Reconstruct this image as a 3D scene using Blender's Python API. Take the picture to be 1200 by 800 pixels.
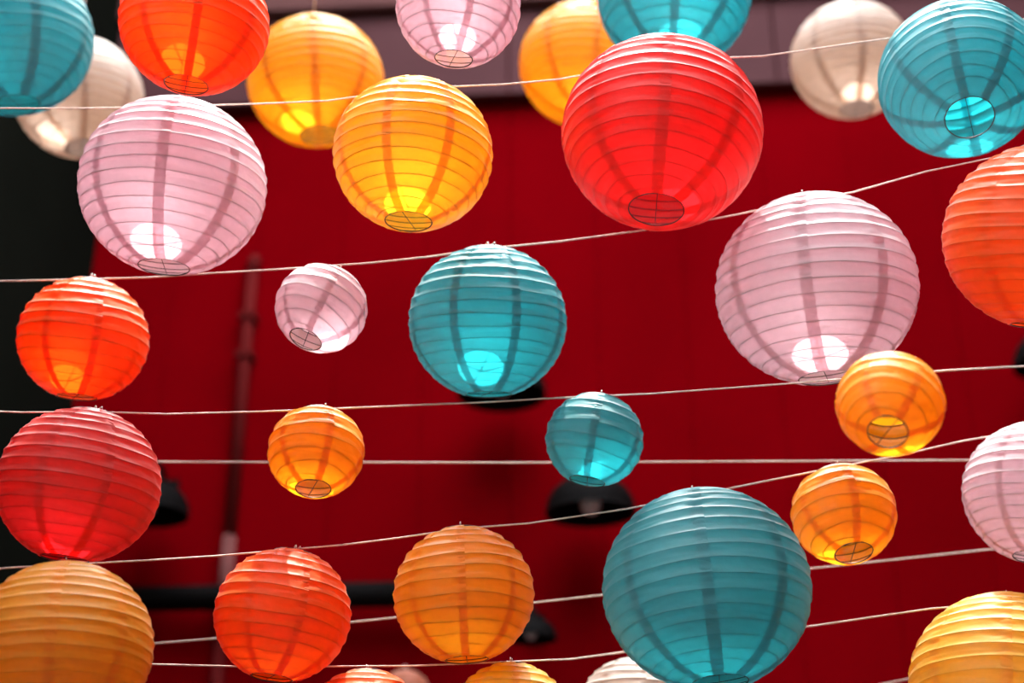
import bpy, math, random
from mathutils import Vector, Matrix, noise

for o in list(bpy.data.objects):
    bpy.data.objects.remove(o)
scene = bpy.context.scene
col = scene.collection
random.seed(7)
PI = math.pi

# ------------------------------------------------------------------ camera
F = 1667.0                                   # focal length in pixels of a 1200 wide frame
PITCH = math.radians(25)
CAM = Vector((0, 0, 1.6))
RIGHT = Vector((1, 0, 0))
FWD = Vector((0, math.cos(PITCH), math.sin(PITCH)))
UP = Vector((0, -math.sin(PITCH), math.cos(PITCH)))
cam_d = bpy.data.cameras.new('camera')
cam_d.sensor_width = 36
cam_d.lens = F * 36 / 1200
cam_d.clip_start = 0.05
cam_d.dof.use_dof = True
cam_d.dof.focus_distance = 2.78
cam_d.dof.aperture_fstop = 1.5
cam = bpy.data.objects.new('camera', cam_d)
cam.location = CAM
cam.rotation_euler = (PI / 2 + PITCH, 0, 0)
col.objects.link(cam)
scene.camera = cam

# ------------------------------------------------------------------ sky, sun, exposure
world = bpy.data.worlds.new('sky')
scene.world = world
world.use_nodes = True
wn = world.node_tree
wn.nodes.clear()
sky = wn.nodes.new('ShaderNodeTexSky')
sky.sky_type = 'NISHITA'
sky.sun_disc = False
sky.sun_elevation = math.radians(72)
sky.air_density = 1.0
sky.dust_density = 3.0
hsv = wn.nodes.new('ShaderNodeHueSaturation')
hsv.inputs['Saturation'].default_value = 0.22
bgn = wn.nodes.new('ShaderNodeBackground')
bgn.inputs['Strength'].default_value = 1.35
wo = wn.nodes.new('ShaderNodeOutputWorld')
wn.links.new(sky.outputs[0], hsv.inputs['Color'])
wn.links.new(hsv.outputs[0], bgn.inputs[0])
wn.links.new(bgn.outputs[0], wo.inputs[0])

sun_d = bpy.data.lights.new('sun_offscreen', 'SUN')
sun_d.energy = 5.3
sun_d.color = (1.0, 0.95, 0.88)
sun_d.angle = math.radians(0.6)
sun = bpy.data.objects.new('sun_offscreen', sun_d)
SUN_DIR = Vector((-0.03, -0.11, -1.0)).normalized()          # the way the light travels
sun.rotation_euler = SUN_DIR.to_track_quat('-Z', 'Y').to_euler()
sun.location = (0, 0, 12)
col.objects.link(sun)

vs = scene.view_settings
vs.view_transform = 'Standard'
vs.look = 'None'
vs.exposure = 0.80
vs.gamma = 1.0
vs.use_curve_mapping = False

# ------------------------------------------------------------------ helpers
def at(px, py, depth):
    return CAM + depth * (FWD + (px - 600) / F * RIGHT + (400 - py) / F * UP)

def project(p):
    d = p - CAM
    z = d.dot(FWD)
    return 600 + F * d.dot(RIGHT) / z, 400 - F * d.dot(UP) / z, z

def tag(o, label=None, cat=None, group=None, kind=None):
    if label: o['label'] = label
    if cat: o['category'] = cat
    if group: o['group'] = group
    if kind: o['kind'] = kind
    return o

def link(name, me, mat=None, parent=None, loc=None):
    o = bpy.data.objects.new(name, me)
    col.objects.link(o)
    if parent: o.parent = parent
    if loc is not None: o.location = loc
    if mat is not None and me is not None:
        if not me.materials:
            me.materials.append(mat)
        if me.materials[0] is not mat:
            o.material_slots[0].link = 'OBJECT'
            o.material_slots[0].material = mat
    return o

def make_mesh(name, verts, faces, smooth=True):
    me = bpy.data.meshes.new(name)
    me.from_pydata([tuple(v) for v in verts], [], faces)
    if smooth:
        me.polygons.foreach_set('use_smooth', [True] * len(me.polygons))
    me.update()
    return me

class MB:
    """collects shapes that form ONE part"""
    def __init__(self):
        self.v = []; self.f = []
    def tube(self, pts, r, n=6, closed=False, cap=True):
        b = len(self.v); m = len(pts)
        prev = None
        for i, p in enumerate(pts):
            if closed:
                t = pts[(i + 1) % m] - pts[i - 1]
            else:
                t = pts[min(i + 1, m - 1)] - pts[max(i - 1, 0)]
            t = t.normalized()
            if prev is None:
                a = Vector((0, 0, 1)) if abs(t.z) < .9 else Vector((1, 0, 0))
                nrm = t.cross(a).normalized()
            else:
                nrm = (prev - t * prev.dot(t)).normalized()
            prev = nrm
            bn = t.cross(nrm)
            rr = r[i] if isinstance(r, (list, tuple)) else r
            for k in range(n):
                a = 2 * PI * k / n
                self.v.append(p + (nrm * math.cos(a) + bn * math.sin(a)) * rr)
        for i in range(m if closed else m - 1):
            j = (i + 1) % m
            for k in range(n):
                l = (k + 1) % n
                self.f.append((b + i * n + k, b + i * n + l, b + j * n + l, b + j * n + k))
        if cap and not closed:
            self.f.append(tuple(b + k for k in reversed(range(n))))
            self.f.append(tuple(b + (m - 1) * n + k for k in range(n)))
        return self
    def box(self, lo, hi, bev=0.0):
        x0, y0, z0 = lo; x1, y1, z1 = hi
        b = len(self.v)
        if bev <= 0:
            self.v += [Vector(p) for p in ((x0,y0,z0),(x1,y0,z0),(x1,y1,z0),(x0,y1,z0),(x0,y0,z1),(x1,y0,z1),(x1,y1,z1),(x0,y1,z1))]
            self.f += [tuple(b + q for q in f) for f in ((3,2,1,0),(4,5,6,7),(0,1,5,4),(1,2,6,5),(2,3,7,6),(3,0,4,7))]
        else:                                   # the front (-y) face is chamfered
            c = bev
            self.v += [Vector(p) for p in ((x0,y0+c,z0),(x1,y0+c,z0),(x1,y1,z0),(x0,y1,z0),(x0,y0+c,z1),(x1,y0+c,z1),(x1,y1,z1),(x0,y1,z1),
                                           (x0+c,y0,z0+c),(x1-c,y0,z0+c),(x1-c,y0,z1-c),(x0+c,y0,z1-c))]
            self.f += [tuple(b + q for q in f) for f in ((3,2,1,0),(4,5,6,7),(1,2,6,5),(2,3,7,6),(3,0,4,7),
                                                          (8,9,10,11),(0,1,9,8),(1,5,10,9),(5,4,11,10),(4,0,8,11))]
        return self
    def lathe(self, prof, n=32, org=Vector((0,0,0))):
        b = len(self.v); m = len(prof)
        for (r, z) in prof:
            for k in range(n):
                a = 2 * PI * k / n
                self.v.append(org + Vector((r * math.cos(a), r * math.sin(a), z)))
        for i in range(m - 1):
            for k in range(n):
                l = (k + 1) % n
                self.f.append((b + i*n + k, b + i*n + l, b + (i+1)*n + l, b + (i+1)*n + k))
        return self
    def mesh(self, name, smooth=True):
        return make_mesh(name, self.v, self.f, smooth)
    def build(self, name, mat, parent=None, smooth=True, loc=None):
        return link(name, self.mesh(name, smooth), mat, parent, loc)

# ------------------------------------------------------------------ materials
def new_mat(name):
    m = bpy.data.materials.new(name)
    m.use_nodes = True
    nt = m.node_tree
    nt.nodes.clear()
    out = nt.nodes.new('ShaderNodeOutputMaterial')
    return m, nt, out

def paper(name, diff, trans, tfac=0.68, gloss=0.018):
    m, nt, out = new_mat(name)
    N, L = nt.nodes.new, nt.links.new
    tc = N('ShaderNodeTexCoord')
    nz = N('ShaderNodeTexNoise'); nz.inputs['Scale'].default_value = 60; nz.inputs['Detail'].default_value = 4
    L(tc.outputs['Object'], nz.inputs['Vector'])
    fib = N('ShaderNodeTexNoise'); fib.inputs['Scale'].default_value = 260; fib.inputs['Detail'].default_value = 2
    L(tc.outputs['Object'], fib.inputs['Vector'])
    mp = N('ShaderNodeMapRange'); mp.inputs['To Min'].default_value = 0.92; mp.inputs['To Max'].default_value = 1.06
    L(nz.outputs['Fac'], mp.inputs['Value'])
    def tint(c):
        mx = N('ShaderNodeMix'); mx.data_type = 'RGBA'; mx.blend_type = 'MULTIPLY'
        mx.inputs['Factor'].default_value = 1.0
        mx.inputs['A'].default_value = (*c, 1)
        L(mp.outputs[0], mx.inputs['B'])
        return mx.outputs['Result']
    cr = N('ShaderNodeTexNoise'); cr.inputs['Scale'].default_value = 38; cr.inputs['Detail'].default_value = 3; cr.inputs['Distortion'].default_value = 0.8
    L(tc.outputs['Object'], cr.inputs['Vector'])
    b0 = N('ShaderNodeBump'); b0.inputs['Strength'].default_value = 0.35; b0.inputs['Distance'].default_value = 0.004
    L(cr.outputs['Fac'], b0.inputs['Height'])
    bp = N('ShaderNodeBump'); bp.inputs['Strength'].default_value = 0.12; bp.inputs['Distance'].default_value = 0.002
    L(fib.outputs['Fac'], bp.inputs['Height']); L(b0.outputs[0], bp.inputs['Normal'])
    d = N('ShaderNodeBsdfDiffuse'); L(tint(diff), d.inputs['Color']); L(bp.outputs[0], d.inputs['Normal'])
    t = N('ShaderNodeBsdfTranslucent'); L(tint(trans), t.inputs['Color'])
    mix = N('ShaderNodeMixShader'); mix.inputs[0].default_value = tfac
    L(d.outputs[0], mix.inputs[1]); L(t.outputs[0], mix.inputs[2])
    g = N('ShaderNodeBsdfGlossy'); g.inputs['Roughness'].default_value = 0.5
    g.inputs['Color'].default_value = (1, 1, 1, 1); L(bp.outputs[0], g.inputs['Normal'])
    lw = N('ShaderNodeLayerWeight'); lw.inputs['Blend'].default_value = 0.5
    pw = N('ShaderNodeMath'); pw.operation = 'POWER'; pw.inputs[1].default_value = 4.0
    L(lw.outputs['Facing'], pw.inputs[0])
    mg = N('ShaderNodeMath'); mg.operation = 'MULTIPLY_ADD'; mg.inputs[1].default_value = 0.28; mg.inputs[2].default_value = gloss
    L(pw.outputs[0], mg.inputs[0])
    mix2 = N('ShaderNodeMixShader')
    L(mg.outputs[0], mix2.inputs[0]); L(mix.outputs[0], mix2.inputs[1]); L(g.outputs[0], mix2.inputs[2])
    L(mix2.outputs[0], out.inputs[0])
    return m

def paint(name, c, rough=0.7, var=0.25, scale=3.0, bump=0.05, c2=None, metal=0.0, bscale=None, spec=0.3):
    m, nt, out = new_mat(name)
    N, L = nt.nodes.new, nt.links.new
    tc = N('ShaderNodeTexCoord')
    nz = N('ShaderNodeTexNoise'); nz.inputs['Scale'].default_value = scale; nz.inputs['Detail'].default_value = 6
    L(tc.outputs['Object'], nz.inputs['Vector'])
    rmp = N('ShaderNodeValToRGB')
    a = c2 if c2 else tuple(x * (1 - var) for x in c)
    rmp.color_ramp.elements[0].position = 0.3; rmp.color_ramp.elements[0].color = (*a, 1)
    rmp.color_ramp.elements[1].position = 0.7; rmp.color_ramp.elements[1].color = (*c, 1)
    L(nz.outputs['Fac'], rmp.inputs[0])
    n2 = N('ShaderNodeTexNoise'); n2.inputs['Scale'].default_value = bscale or scale * 12
    L(tc.outputs['Object'], n2.inputs['Vector'])
    bp = N('ShaderNodeBump'); bp.inputs['Strength'].default_value = bump; bp.inputs['Distance'].default_value = 0.02
    L(n2.outputs['Fac'], bp.inputs['Height'])
    p = N('ShaderNodeBsdfPrincipled')
    p.inputs['Roughness'].default_value = rough
    p.inputs['Metallic'].default_value = metal
    p.inputs['Specular IOR Level'].default_value = spec
    L(rmp.outputs[0], p.inputs['Base Color']); L(bp.outputs[0], p.inputs['Normal'])
    L(p.outputs[0], out.inputs[0])
    return m

PAPER = {
    'red':    paper('red_paper',    (.84, .100, .080), (.82, .012, .018)),
    'orange': paper('orange_paper', (.90, .230, .022), (.95, .115, .004)),
    'yellow': paper('yellow_paper', (.92, .620, .080), (.95, .500, .016)),
    'amber':  paper('amber_paper',  (.92, .470, .030), (.96, .400, .008)),
    'teal':   paper('teal_paper',   (.190, .55, .57),  (.014, .47, .53)),
    'pink':   paper('pink_paper',   (.86, .780, .780), (.75, .500, .560)),
    'white':  paper('cream_paper',  (.74, .660, .600), (.72, .560, .460)),
    'peach':  paper('peach_paper',  (.80, .330, .190), (.85, .280, .130)),
}
M_WIRE = paint('wire_steel', (.10, .09, .09), 0.4, metal=0.6)
M_HOOK = paint('pale_wire', (.75, .66, .60), 0.45)
M_STRING = paint('cream_string', (.95, .74, .64), 0.8, var=0.25, scale=120, bump=0.4, bscale=600)
M_RED = paint('red_wall_paint', (.24, .0004, .0034), 0.9, var=0.25, scale=0.9, bump=0.04, spec=0.0)
M_BACK = paint('wall_backing', (.10, .004, .006), 0.9, spec=0.1)
M_FASCIA = paint('dusty_maroon_paint', (.115, .042, .046), 0.8, var=0.15, scale=2.0, spec=0.15)
M_BEAM = paint('brown_beam_paint', (.16, .064, .06), 0.8, var=0.2, scale=2.0, spec=0.15)
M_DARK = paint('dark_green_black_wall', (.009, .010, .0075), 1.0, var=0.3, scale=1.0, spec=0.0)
M_PAVE = paint('pavement', (.045, .042, .04), 0.9, var=0.25, scale=1.5, bump=0.2)
M_BLACK = paint('black_enamel', (.006, .005, .005), 0.7, spec=0.06)
M_PIPE_D = paint('brown_pipe_paint', (.15, .012, .012), 0.8, scale=2, spec=0.03)
M_PIPE_L = paint('bare_pipe_paint', (.22, .075, .07), 0.8, scale=6, spec=0.05)
M_BULB = paint('frosted_bulb_glass', (.80, .74, .76), 0.4, var=0.05)

# ------------------------------------------------------------------ the setting
YAW = math.radians(-4)
WY = 6.3                                       # distance of the red wall
WORG = Vector((0, WY, 0))
WU = Vector((math.cos(YAW), math.sin(YAW), 0))           # along the wall
WN = Vector((math.sin(YAW), -math.cos(YAW), 0))          # out of the wall, towards the street
def wall_hit(px, py, off=0.0):
    """wall coordinates (u, z) under a pixel, on a plane `off` in front of the wall"""
    d = (FWD + (px - 600) / F * RIGHT + (400 - py) / F * UP)
    t = (WORG + WN * off - CAM).dot(WN) / d.dot(WN)
    p = CAM + d * t
    return (p - WORG).dot(WU), p.z

def on_wall(o):
    """objects modelled in wall coordinates: x along, y into the wall, z up"""
    o.location = WORG; o.rotation_euler = (0, 0, YAW)
    return o

tag(MB().box((-9, -8, -.1), (9, 9, 0)).build('floor', M_PAVE, smooth=False), kind='structure')
UL = wall_hit(106, 330)[0]
UR = 3.6
ZT = wall_hit(570, 122)[1]
wall = tag(on_wall(MB().box((UL - .3, .03, 0), (UR, .3, 8.4)).build('wall_back', M_BACK, smooth=False)), kind='structure')
u = wall_hit(300, 330)[0]
PW = 0.43
k0 = int(math.floor((UL - u) / PW))
i = k0
while u + i * PW < UR:
    a, b = max(UL, u + i * PW), min(UR, u + (i + 1) * PW)
    if b - a > .03:
        MB().box((a + .001, 0, 0.0), (b - .001, .035, ZT), .002).build('wall_panel', M_RED, wall, smooth=False)
    i += 1
fas = tag(on_wall(MB().box((UL - .3, -.06, ZT + .005), (UR, .03, 8.2)).build('trim_1', M_BACK, smooth=False)), kind='structure')
joints = [UL - .3, wall_hit(360, 60)[0], wall_hit(597, 60)[0], wall_hit(905, 60)[0], UR]
zb = wall_hit(390, 16, .12)[1]
for a, b in zip(joints[:-1], joints[1:]):
    MB().box((a + .004, -.09, ZT), (b - .004, -.055, zb), .006).build('fascia_board', M_FASCIA, fas, smooth=False)
bm = tag(on_wall(MB().box((UL - .3, -.16, zb + .004), (UR, .03, zb + .28), .01).build('trim_2', M_BEAM, smooth=False)), kind='structure')
tag(on_wall(MB().box((UL - .3, -1.0, 8.2), (UR, .3, 8.4)).build('added_eave', M_BEAM, smooth=False)), kind='structure')  # unseen eave, added to keep direct sun off the red wall
# dark side of the neighbouring house, from the corner towards the street
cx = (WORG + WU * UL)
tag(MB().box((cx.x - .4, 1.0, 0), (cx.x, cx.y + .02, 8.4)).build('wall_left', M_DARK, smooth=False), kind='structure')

# unseen walls added to narrow the sky to overhead: behind the viewer and right
M_OTHER = paint('added_wall_brown', (.035, .026, .022), 0.9, var=0.3, scale=1.2, spec=0.1)  # very dark, so the added walls throw back little fill light
tag(MB().box((-4.5, -2.6, 0), (5.5, -2.2, 9.0)).build('added_wall_front', M_OTHER, smooth=False), kind='structure')
tag(MB().box((3.0, -1.5, 0), (3.4, 6.05, 8.0)).build('added_wall_right', M_OTHER, smooth=False), kind='structure')

# drain pipe
def wpt(px, py, off):
    uu, zz = wall_hit(px, py, off)
    return Vector((uu, -off, zz))
pipe = tag(on_wall(link('drain_pipe', None)), 'slim brown drain pipe with a paler section running up the red wall', 'pipe')
pu = wall_hit(268, 640, .05)[0]
zs = [0.0, wall_hit(262, 730, .05)[1], wall_hit(268, 628, .05)[1], wall_hit(300, 312, .05)[1]]
for (z0, z1, mt) in ((zs[0], zs[1], M_PIPE_D), (zs[1], zs[2], M_PIPE_L), (zs[2], zs[3], M_PIPE_D)):
    MB().tube([Vector((pu, -.05, z0 + .004)), Vector((pu, -.05, z1))], .029 if mt is M_PIPE_D else .033, 16).build('pipe_section', mt, pipe)
MB().tube([Vector((pu, -.05, zs[3] - .03)), Vector((pu, -.05, zs[3] + .02)), Vector((pu, -.03, zs[3] + .05)), Vector((pu, .02, zs[3] + .06))], .031, 14).build('pipe_elbow', M_PIPE_D, pipe)
for zz in (1.2, zs[1] + .05, zs[2] + .9, zs[3] - .3):
    MB().box((pu - .042, -.088, zz), (pu + .042, 0, zz + .03)).build('pipe_clip', M_PIPE_D, pipe, smooth=False)

# black rail
r0, rz = wall_hit(150, 706, .08)
r1 = wall_hit(548, 706, .08)[0]
rail = tag(on_wall(link('wall_rail', None)), 'thick black horizontal rail fixed low across the red wall', 'rail')
MB().tube([Vector((UL + .02, -.14, rz)), Vector((r1, -.14, rz))], .058, 16).build('rail_bar', M_BLACK, rail)
for uu in (UL + .3, (UL + r1) / 2 - .05, r1 - .12):
    MB().box((uu - .03, -.13, rz - .05), (uu + .03, 0, rz + .05)).build('rail_bracket', M_BLACK, rail, smooth=False)

# wall lamps
def wall_lamp(px, py, wpx, label):
    off = .30
    uu, zz = wall_hit(px, py, off)
    dist = (WORG + WU * uu + WN * off + Vector((0, 0, zz)) - CAM).dot(FWD)
    R = wpx / F * dist / 2
    root = tag(on_wall(link('wall_lamp', None)), label, 'lamp', 'black dome lamps on the red wall')
    root.location = WORG + WU * uu + WN * off + Vector((0, 0, zz))
    t = R / .19
    prof = [(.19, -.045), (.19, -.03), (.186, 0), (.165, .045), (.125, .085), (.075, .11), (.045, .12), (.045, .17), (.001, .175)]
    inner = [(.001, .165), (.04, .112), (.072, .102), (.12, .078), (.158, .04), (.18, -.002), (.184, -.045), (.19, -.045)]
    MB().lathe([(r * t, z * t) for r, z in inner + prof], 36).build('shade', M_BLACK, root)
    MB().lathe([(.001, -.045*t), (.025*t, -.04*t), (.042*t, -.015*t), (.042*t, .01*t), (.028*t, .045*t), (.018*t, .08*t), (.018*t, .11*t)], 20).build('bulb', M_BULB, root)
    arm = [Vector((0, 0, .15*t)), Vector((0, .04, .21*t)), Vector((0, .12, .235*t)), Vector((0, .20, .21*t)), Vector((0, .285, .16*t))]
    MB().tube(arm, .012, 8).build('arm', M_BLACK, root)
    MB().box((-.045, off - .02, .16*t - .06), (.045, off - .001, .16*t + .06)).build('back_plate', M_BLACK, root, smooth=False)
    return root
wall_lamp(692, 590, 106, 'black dome wall lamp with a pale bulb below the smallest teal lantern')
wall_lamp(172, 592, 100, 'black dome wall lamp peeking out beside the dark red lantern')
wall_lamp(588, 452, 104, 'black dome wall lamp hidden behind the hanging mid-sized teal lantern')
wall_lamp(1238, 416, 100, 'black dome wall lamp at the red wall below the biggest orange lantern')
wall_lamp(622, 742, 62, 'small black dome wall lamp low on the wall beyond the black rail')

# ------------------------------------------------------------------ lanterns
CLS = {   # diameter, turns of wire, panels, opening ratio, squash, seam width / R, band wobble
    'L': (.40, 18, 8, .27, .965, .115, .10),
    'M': (.32, 16, 8, .29, .965, .110, .12),
    'S': (.26, 13, 8, .30, .965, .110, .12),
    'T': (.20, 8, 6, .36, .955, .150, .10),
}
cache = {}
def lantern_meshes(c):
    if c in cache: return cache[c]
    dia, turns, npan, opn, sq, ow, wob = CLS[c]
    R = dia / 2
    seed = {'L': 1.3, 'M': 17.7, 'S': 31.1, 'T': 47.9}[c]
    top = .48 if c == 'T' else opn
    ph0 = math.asin(top); ph1 = PI - math.asin(opn)
    bandh = R * (ph1 - ph0) / turns
    SEG = 8 if c != 'T' else 10
    zlow = -R * sq * math.cos(PI - ph1)                     # bottom opening height
    def fade(w):
        return max(0.0, min(1.0, w, turns - w))
    def phi(w, th):
        off = (th / (2 * PI) - .5) * fade(w)
        k = round(w)
        wb = noise.noise(Vector((math.cos(th) * 1.3, math.sin(th) * 1.3, w * .9 + seed))) * wob * 1.6 * fade(w)
        return ph0 + (ph1 - ph0) * min(turns, max(0.0, w + off + wb)) / turns
    def surf(w, th, sag, lift):
        p = phi(w, th)
        rr = R - sag + lift
        return Vector((rr * math.sin(p) * math.cos(th), rr * math.sin(p) * math.sin(th), rr * sq * math.cos(p) - zlow))
    panels = []
    COLS = [0, .04, .09, .15, .23, .32, .41, .5, .59, .68, .77, .85, .91, .96, 1]
    dth = 2 * PI / npan
    for i in range(npan):
        V = []; Fc = []
        rows = turns * SEG + 1
        for r in range(rows):
            w = r / SEG
            t = w - math.floor(w)
            b = math.floor(w)
            pm = ph0 + (ph1 - ph0) * w / turns
            o = ow / max(.3, math.sin(pm))
            arch = 4 * t * (1 - t)
            for q in COLS:
                th = i * dth - o / 2 + q * (dth + o)
                # sag of the paper between two wires, uneven from place to place
                n1 = noise.noise(Vector((math.cos(th) * 2.2 + seed, math.sin(th) * 2.2, b * 1.7)))
                n2 = noise.noise(Vector((math.cos(th) * 7, math.sin(th) * 7 + seed, w * 2.3)))
                slack = .85 + .55 * math.cos(pm)             # looser in the upper half
                sag = bandh * .115 * arch * slack * (1 + .55 * n1)
                edge = min(abs(q - .06), abs(q - .94))
                wr = math.exp(-(edge / .11) ** 2)
                sag += bandh * (.05 + .11 * wr * (.55 + .45 * math.cos(pm))) * n2 * min(1, arch * 1.6)
                cre = noise.noise(Vector((th * 3.1 + seed, w * 5.5 + th * 2.0, b * 3.3)))
                sag += bandh * .05 * cre * arch
                V.append(surf(w, th, max(sag, -.02 * bandh), .0006 * (2 * q - 1)))
        nc = len(COLS)
        for r in range(rows - 1):
            for k in range(nc - 1):
                a = r * nc + k
                Fc.append((a, a + nc, a + nc + 1, a + 1))
        me = make_mesh('paper_panel', V, Fc)
        # crisp crease where the paper turns over each wire
        sharp = me.attributes.new('sharp_edge', 'BOOLEAN', 'EDGE')
        flags = [False] * len(me.edges)
        for e in me.edges:
            a, b2 = e.vertices
            ra, rb = a // nc, b2 // nc
            if ra == rb and ra % SEG == 0: flags[e.index] = True
        sharp.data.foreach_set('value', flags)
        panels.append(me)
    wr_ = MB()
    pts = []
    for k in range(1, turns):
        for s in range(48):
            th = 2 * PI * s / 48
            pts.append(surf(k, th, .0017, 0))
    wr_.tube(pts, .0010, 4)
    wire = wr_.mesh('wire_rib')
    def ring(w):
        return [surf(w, 2 * PI * s / 40, .0008, 0) for s in range(40)]
    rb = MB().tube(ring(turns), .0013, 5, closed=True).mesh('bottom_ring')
    rt = MB().tube(ring(0), .0013, 5, closed=True).mesh('top_ring')
    ro = R * opn; rt_ = R * top
    H = R * sq * math.cos(ph0) - zlow
    ex = MB()
    ex.tube([Vector((-ro * .97, 0, .003)), Vector((ro * .97, 0, .003))], .0007, 5)
    expm = ex.mesh('expander_wire')
    ex = MB()
    ex.tube([Vector((-rt_ * 1.06, 0, H + .001)), Vector((-rt_ * .98, 0, H + .006)), Vector((0, 0, H + .004)), Vector((rt_ * .98, 0, H + .006)), Vector((rt_ * 1.06, 0, H + .001))], .0011, 5)
    barm = ex.mesh('top_crossbar')
    hk = MB()
    pts = [Vector((0.003 + .006 * math.sin(a), 0, H + .004 + .006 * (1 - math.cos(a)))) for a in [PI * 1.45 * s / 14 for s in range(15)]]
    hk.tube([Vector((0, 0, H + .003))] + pts, .0011, 6)
    hook = hk.mesh('hook')
    cache[c] = (panels, wire, rb, rt, expm, barm, hook, H, R)
    return cache[c]

LAN = {}
GRP = 'paper lanterns hung on the strings'
def lantern(key, colour, px, py, r, ring, y0, cls, spin, label):
    panels, wire, rb, rt, expm, barm, hook, H, R = lantern_meshes(cls)
    depth = y0 / (math.cos(PITCH) - math.sin(PITCH) * (400 - py) / F)     # y0: how far out it hangs
    dia = 2 * r * depth / F
    C = at(px, py, depth)
    v = (C - CAM).normalized()
    rgt = (RIGHT - v * RIGHT.dot(v)).normalized()
    dwn = -(UP - v * UP.dot(v))
    dwn = (dwn - rgt * dwn.dot(rgt)).normalized()
    k = .94 * r
    bx, by = ring[0] / k, ring[1] / k
    ln = math.hypot(bx, by)
    if ln > .985: bx, by = bx / ln * .985, by / ln * .985
    axis = rgt * bx + dwn * by - v * math.sqrt(max(0, 1 - bx * bx - by * by))     # points down
    up = -axis.normalized()
    # spin = 0 puts a seam straight towards the camera
    x = (-v - up * (-v).dot(up)).normalized()
    y = up.cross(x)
    ca, sa = math.cos(spin), math.sin(spin)
    x2 = x * ca + y * sa; y2 = up.cross(x2)
    s = dia / (2 * R)
    root = bpy.data.objects.new('paper_lantern', None)
    root.empty_display_size = .05
    col.objects.link(root)
    base = C - up * math.cos(math.asin(CLS[cls][3])) * CLS[cls][4] * dia / 2
    M = Matrix((x2, y2, up)).transposed().to_4x4()
    root.matrix_world = Matrix.Translation(base) @ M @ Matrix.Scale(s, 4)
    tag(root, label, 'lantern', GRP)
    for me in panels:
        link('paper_panel', me, PAPER[colour], root)
    link('wire_rib', wire, M_WIRE, root)
    link('bottom_ring', rb, M_WIRE, root)
    link('top_ring', rt, M_WIRE, root)
    link('expander_wire', expm, M_WIRE, root)
    link('top_crossbar', barm, M_HOOK, root)
    link('hook', hook, M_HOOK, root)
    LAN[key] = dict(top=base + up * (H + .004) * s, C=C, R=dia / 2, depth=depth, root=root)
    return root

D8 = PI / 8
L_ = lantern
#   key        colour   centre px    r      bottom ring  dia  cls spin  label
L_('orange_a', 'orange', 98, 397, 75.5, (-8, 69), 2.85, 'S', .18, 'mid-sized orange paper lantern just above the dark red lantern, their papers almost touching')
L_('red_b', 'red', 93, 568, 94.5, (-14, 86), 2.64, 'M', .30, 'dark red paper lantern with uneven creases between the orange and the amber lantern')
L_('pink_a', 'pink', 203, 218, 108.5, (-13, 94), 2.52, 'L', -.15, 'large pale pink paper lantern right under a bright orange lantern, lit white on top')
L_('yellow_a', 'yellow', 484, 181, 94.0, (-6, 78), 2.48, 'M', -.35, 'golden yellow paper lantern with pale crown between a large pink and the bright red one')
L_('red_a', 'red', 775.5, 156, 117.5, (-5, 87), 2.48, 'L', .0, 'large bright red paper lantern with pale sunlit crown, hanging in front of a teal one')
L_('teal_r', 'teal', 1125, 92, 94, (13, 44), 2.50, 'M', .02, 'teal paper lantern tipped so its open bottom shows, touching a cream lantern outline')
L_('pink_b', 'pink', 376.5, 361, 54.5, (-19, 38), 2.62, 'T', -.05, 'smallest pale pink paper lantern, tilted so its bottom opening faces sideways')
L_('teal_a', 'teal', 571.5, 377, 93.2, (1, 86), 2.76, 'M', .36, 'mid-sized light teal paper lantern hanging upright between the small pink and the small teal lantern')
L_('pink_c', 'pink', 956, 338, 117.5, (13, 104), 2.62, 'L', -.08, 'large pale pink paper lantern with a bright bottom patch behind a small amber lantern')
L_('orange_r', 'orange', 1221, 277, 113, (-2, 105), 2.42, 'L', .2, 'biggest orange paper lantern hanging below the tipped teal lantern')
L_('yellow_b', 'amber', 370.5, 529, 57, (-3, 45), 2.76, 'T', .25, 'small amber yellow paper lantern hanging below the smallest pink lantern')
L_('teal_b', 'teal', 696.5, 515, 58, (-9, 51), 2.78, 'T', -.05, 'smallest teal paper lantern, flat-topped with its wire hook showing above the rim')
L_('yellow_c', 'amber', 1043, 473, 63, (-3, 34), 2.24, 'T', .5, 'small amber paper lantern in front of the large pink lantern, bottom opening facing outward')
L_('yellow_d', 'amber', 988.5, 602, 61.5, (11, 47), 2.86, 'T', .3, 'small amber yellow paper lantern touching the outline of the darkest large teal lantern')
L_('pink_d', 'pink', 1217, 577, 86.5, (-6, 76), 2.85, 'M', .25, 'dusky pink paper lantern hanging between the biggest orange lantern and a large yellow one')
L_('orange_b', 'orange', 331.5, 720, 80.5, (-11, 73), 2.82, 'S', .25, 'deep orange paper lantern hanging in front of the black wall rail and the drain pipe')
L_('yellow_e', 'amber', 72, 760, 106, (-2, 96), 2.50, 'L', -.12, 'large amber paper lantern directly below the dark red lantern')
L_('yellow_f', 'amber', 543.5, 696, 83, (4, 76), 2.80, 'S', -.02, 'mid-sized amber lantern with little wire loops on top, at the end of the black rail')
L_('teal_c', 'teal', 827.5, 689, 122, (13, 107), 2.82, 'L', .02, 'largest and darkest teal paper lantern, overlapping a cream lantern below it')
L_('yellow_g', 'yellow', 1183, 806, 115, (-5, 100), 2.85, 'L', -.02, 'large bright yellow paper lantern below the dusky pink lantern')
L_('orange_c', 'orange', 427, 858, 76, (0, 70), 2.90, 'S', .1, 'light orange paper lantern whose crown rises below the deep orange and amber lanterns')
L_('yellow_h', 'yellow', 598, 847, 73, (0, 68), 2.90, 'S', .1, 'pale yellow paper lantern whose bright crown rises just below the amber lantern with wire loops')
L_('white_c', 'white', 742, 835, 66, (0, 60), 3.25, 'S', .2, 'cream paper lantern half hidden behind the largest teal lantern')
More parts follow.
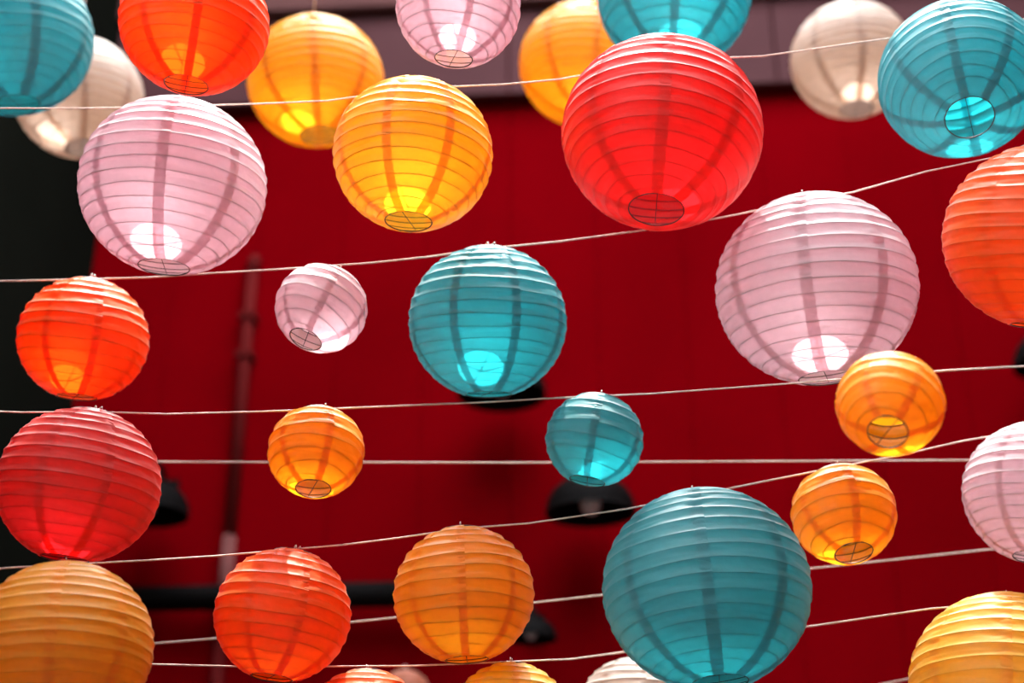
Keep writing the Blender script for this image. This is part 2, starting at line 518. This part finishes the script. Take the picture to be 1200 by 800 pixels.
L_('orange_t', 'orange', 228, 27, 87, (-13, 71), 2.18, 'M', .02, 'bright orange paper lantern with ringed open bottom just above the large pink lantern')
L_('pink_t', 'pink', 537, 8, 73.5, (-6, 60), 2.20, 'S', .20, 'mid-sized pink paper lantern with dark seams above the golden yellow lantern')
L_('teal_t', 'teal', 790, -5, 90, (0, 70), 2.92, 'M', .02, 'bright teal paper lantern partly hidden by the bright red lantern in front of it')
L_('teal_l', 'teal', 12, 43, 95, (2, 78), 2.95, 'L', -.45, 'glossy teal paper lantern overlapping a dim cream lantern beside the dark wall')
L_('yellow_k', 'yellow', 370, 95, 80, (2, 62), 3.50, 'L', .0, 'blurred yellow paper lantern hanging from a thread behind the bright orange lantern')
L_('yellow_l', 'yellow', 684, 75, 76, (0, 58), 3.70, 'L', .2, 'blurred yellow paper lantern behind the bright red and teal lanterns')
L_('white_l', 'white', 93, 114, 74, (0, 58), 3.80, 'L', .1, 'dim cream paper lantern hanging before the dark wall behind the glossy teal lantern')
L_('white_r', 'white', 998, 70, 71, (8, 56), 3.90, 'L', .2, 'blurred cream paper lantern behind a string and beside the tipped teal lantern')
L_('white_s', 'pink', -42, 573, 47, (-2, 42), 3.10, 'T', .2, 'small pale pink lantern of which only a sliver shows behind the dark red lantern')
L_('peach', 'peach', 474, 814, 31, (0, 27), 5.20, 'T', .2, 'blurred little peach lantern far back near the red wall')

# ------------------------------------------------------------------ strings
def string(keys, pts, depth, label, off=None):
    """pts: (px, py) where the string shows; keys: lanterns it carries"""
    ctrl = []
    for k in keys:
        x, y, z = project(LAN[k]['top'])
        ym = None
        for (xa, ya), (xb, yb) in zip(pts[:-1], pts[1:]):
            if xa <= x <= xb: ym = ya + (yb - ya) * (x - xa) / (xb - xa)
        P = LAN[k]['top']
        if ym is not None and y > ym + .5:                  # hangs a little below the string, on a longer hook
            P = at(x, ym, z); r = LAN[k]['root']
            inv = r.matrix_world.inverted()
            a = inv @ (LAN[k]['top'] - (P - LAN[k]['top']).normalized() * .003)
            MB().tube([a, inv @ P], .0009, 6).build('hook_wire', M_HOOK, r)
        ctrl.append((x, y, z, P))
    ctrl.sort(key=lambda c: c[0])
    def dep(x):
        if depth is not None and not isinstance(depth, list): return depth
        d = [(c[0], c[2]) for c in ctrl] if depth is None else depth
        d = sorted(d)
        if x <= d[0][0]: return d[0][1]
        if x >= d[-1][0]: return d[-1][1]
        for (xa, da), (xb, db) in zip(d[:-1], d[1:]):
            if xa <= x <= xb: return da + (db - da) * (x - xa) / (xb - xa)
    P = [(x, at(x, y, dep(x))) for x, y in pts] + [(c[0], c[3]) for c in ctrl]
    P.sort(key=lambda q: q[0])
    P = [p for _, p in P]
    # carry on to the anchors on both sides of the alley
    e0 = P[0] + (P[0] - P[1]).normalized() * max(.05, P[0].x - cx.x) ; e0.x = cx.x + .004
    d1 = (P[-1] - P[-2]).normalized()
    e1 = P[-1] + d1 * max(.3, 3.0 - P[-1].x)
    P = [e0] + P + [e1]
    out = []
    for a, b in zip(P[:-1], P[1:]):
        n = max(1, int((b - a).length / .08))
        for s in range(n): out.append(a.lerp(b, s / n))
    out.append(P[-1])
    o = MB().tube(out, .0017, 7).build('string', M_STRING)
    return tag(o, label, 'string', 'cream strings stretched across the alley')

string(['pink_a', 'yellow_a', 'red_a'], [(0, 127), (95, 127), (318, 121), (385, 118), (590, 99), (655, 93), (893, 66), (1034, 46)], None,
       'cream string carrying the bright red, the golden yellow and a large pink lantern')
string(['orange_a', 'pink_b', 'teal_a', 'pink_c', 'orange_r'], [(0, 329), (20, 329), (175, 325), (250, 320), (318, 316), (435, 308), (500, 301), (655, 283), (745, 271), (845, 255), (1000, 225), (1085, 201)], None,
       'cream string carrying the mid-sized orange, the smallest pink and the light teal lantern')
string(['red_b', 'yellow_b', 'teal_b', 'yellow_c'], [(0, 482), (25, 483), (195, 485), (310, 482), (430, 477), (571, 471), (635, 467), (765, 461), (915, 450), (1110, 434), (1200, 429)], None,
       'cream string carrying the dark red, the smallest teal and two small amber lanterns')
string([], [(0, 540), (188, 541), (600, 542), (1135, 539)], 3.45,
       'straight level cream string without lanterns passing behind the smallest teal lantern')
string(['yellow_e', 'orange_b', 'yellow_f', 'teal_c', 'yellow_d', 'pink_d'], [(0, 666), (10, 665), (178, 656), (255, 651), (405, 638), (468, 630), (620, 613), (735, 596), (910, 561), (1060, 532), (1130, 516)], None,
       'cream string carrying the deep orange, the largest teal and the dusky pink lantern')
string([], [(0, 770), (178, 754), (250, 748), (410, 729), (625, 706), (705, 697), (950, 666), (1155, 644)], [(0, 3.3), (800, 3.35), (1200, 3.6)],
       'cream string without lanterns passing behind the deep orange and largest teal lantern')
string(['orange_c', 'yellow_h', 'white_c', 'yellow_g'], [(178, 778), (295, 781), (480, 780), (670, 772), (940, 735), (1090, 713)], None,
       'lowest cream string carrying the pale yellow and the large bright yellow lantern')
string([], [(1000, 808), (1075, 793), (1200, 770)], 3.6,
       'faint cream string running behind the large bright yellow lantern near the bottom')
# strings just above the picture and their threads
def hang_above(keys, py, depth, label):
    xs = [project(LAN[k]['top'])[0] for k in keys]
    for k in keys:
        t = LAN[k]['top']
        x, y, z = project(t)
    pts = []
    o = []
    zs_ = max(LAN[k]['top'].z for k in keys) + .10
    P = sorted([Vector((LAN[k]['top'].x, LAN[k]['top'].y, zs_)) for k in keys], key=lambda p: p.x)
    P = [Vector((cx.x + .004, P[0].y, zs_ + .05))] + P + [Vector((2.998, P[-1].y, zs_ + .08))]
    out = []
    for a, b in zip(P[:-1], P[1:]):
        n = max(1, int((b - a).length / .1))
        for s in range(n): out.append(a.lerp(b, s / n))
    out.append(P[-1])
    tag(MB().tube(out, .0017, 7).build('string', M_STRING), label, 'string', 'cream strings stretched across the alley')
    for k in keys:
        t = LAN[k]['top']; r = LAN[k]['root']
        inv = r.matrix_world.inverted()
        a = inv @ (t - Vector((0, 0, .006))); b = inv @ Vector((t.x, t.y, zs_))
        MB().tube([a, a.lerp(b, .5), b], .0022 / r.scale[0], 6).build('hanging_thread', M_STRING, r)
hang_above(['orange_t', 'pink_t', 'teal_t', 'teal_l', 'teal_r'], -90, 3.0, 'cream string carrying the bright orange and bright teal lanterns of the uppermost row')
hang_above(['yellow_k', 'yellow_l', 'white_l', 'white_r'], -60, 4.4, 'cream string behind the others carrying the blurred yellow and cream lanterns')
for k, h in (('white_s', .35), ('peach', .9)):
    t = LAN[k]['top']; r = LAN[k]['root']
    inv = r.matrix_world.inverted()
    a = inv @ (t - Vector((0, 0, .006))); b = inv @ (t + Vector((0, 0, .03)))
    MB().tube([a, b], .002, 6).build('hanging_thread', M_STRING, r)
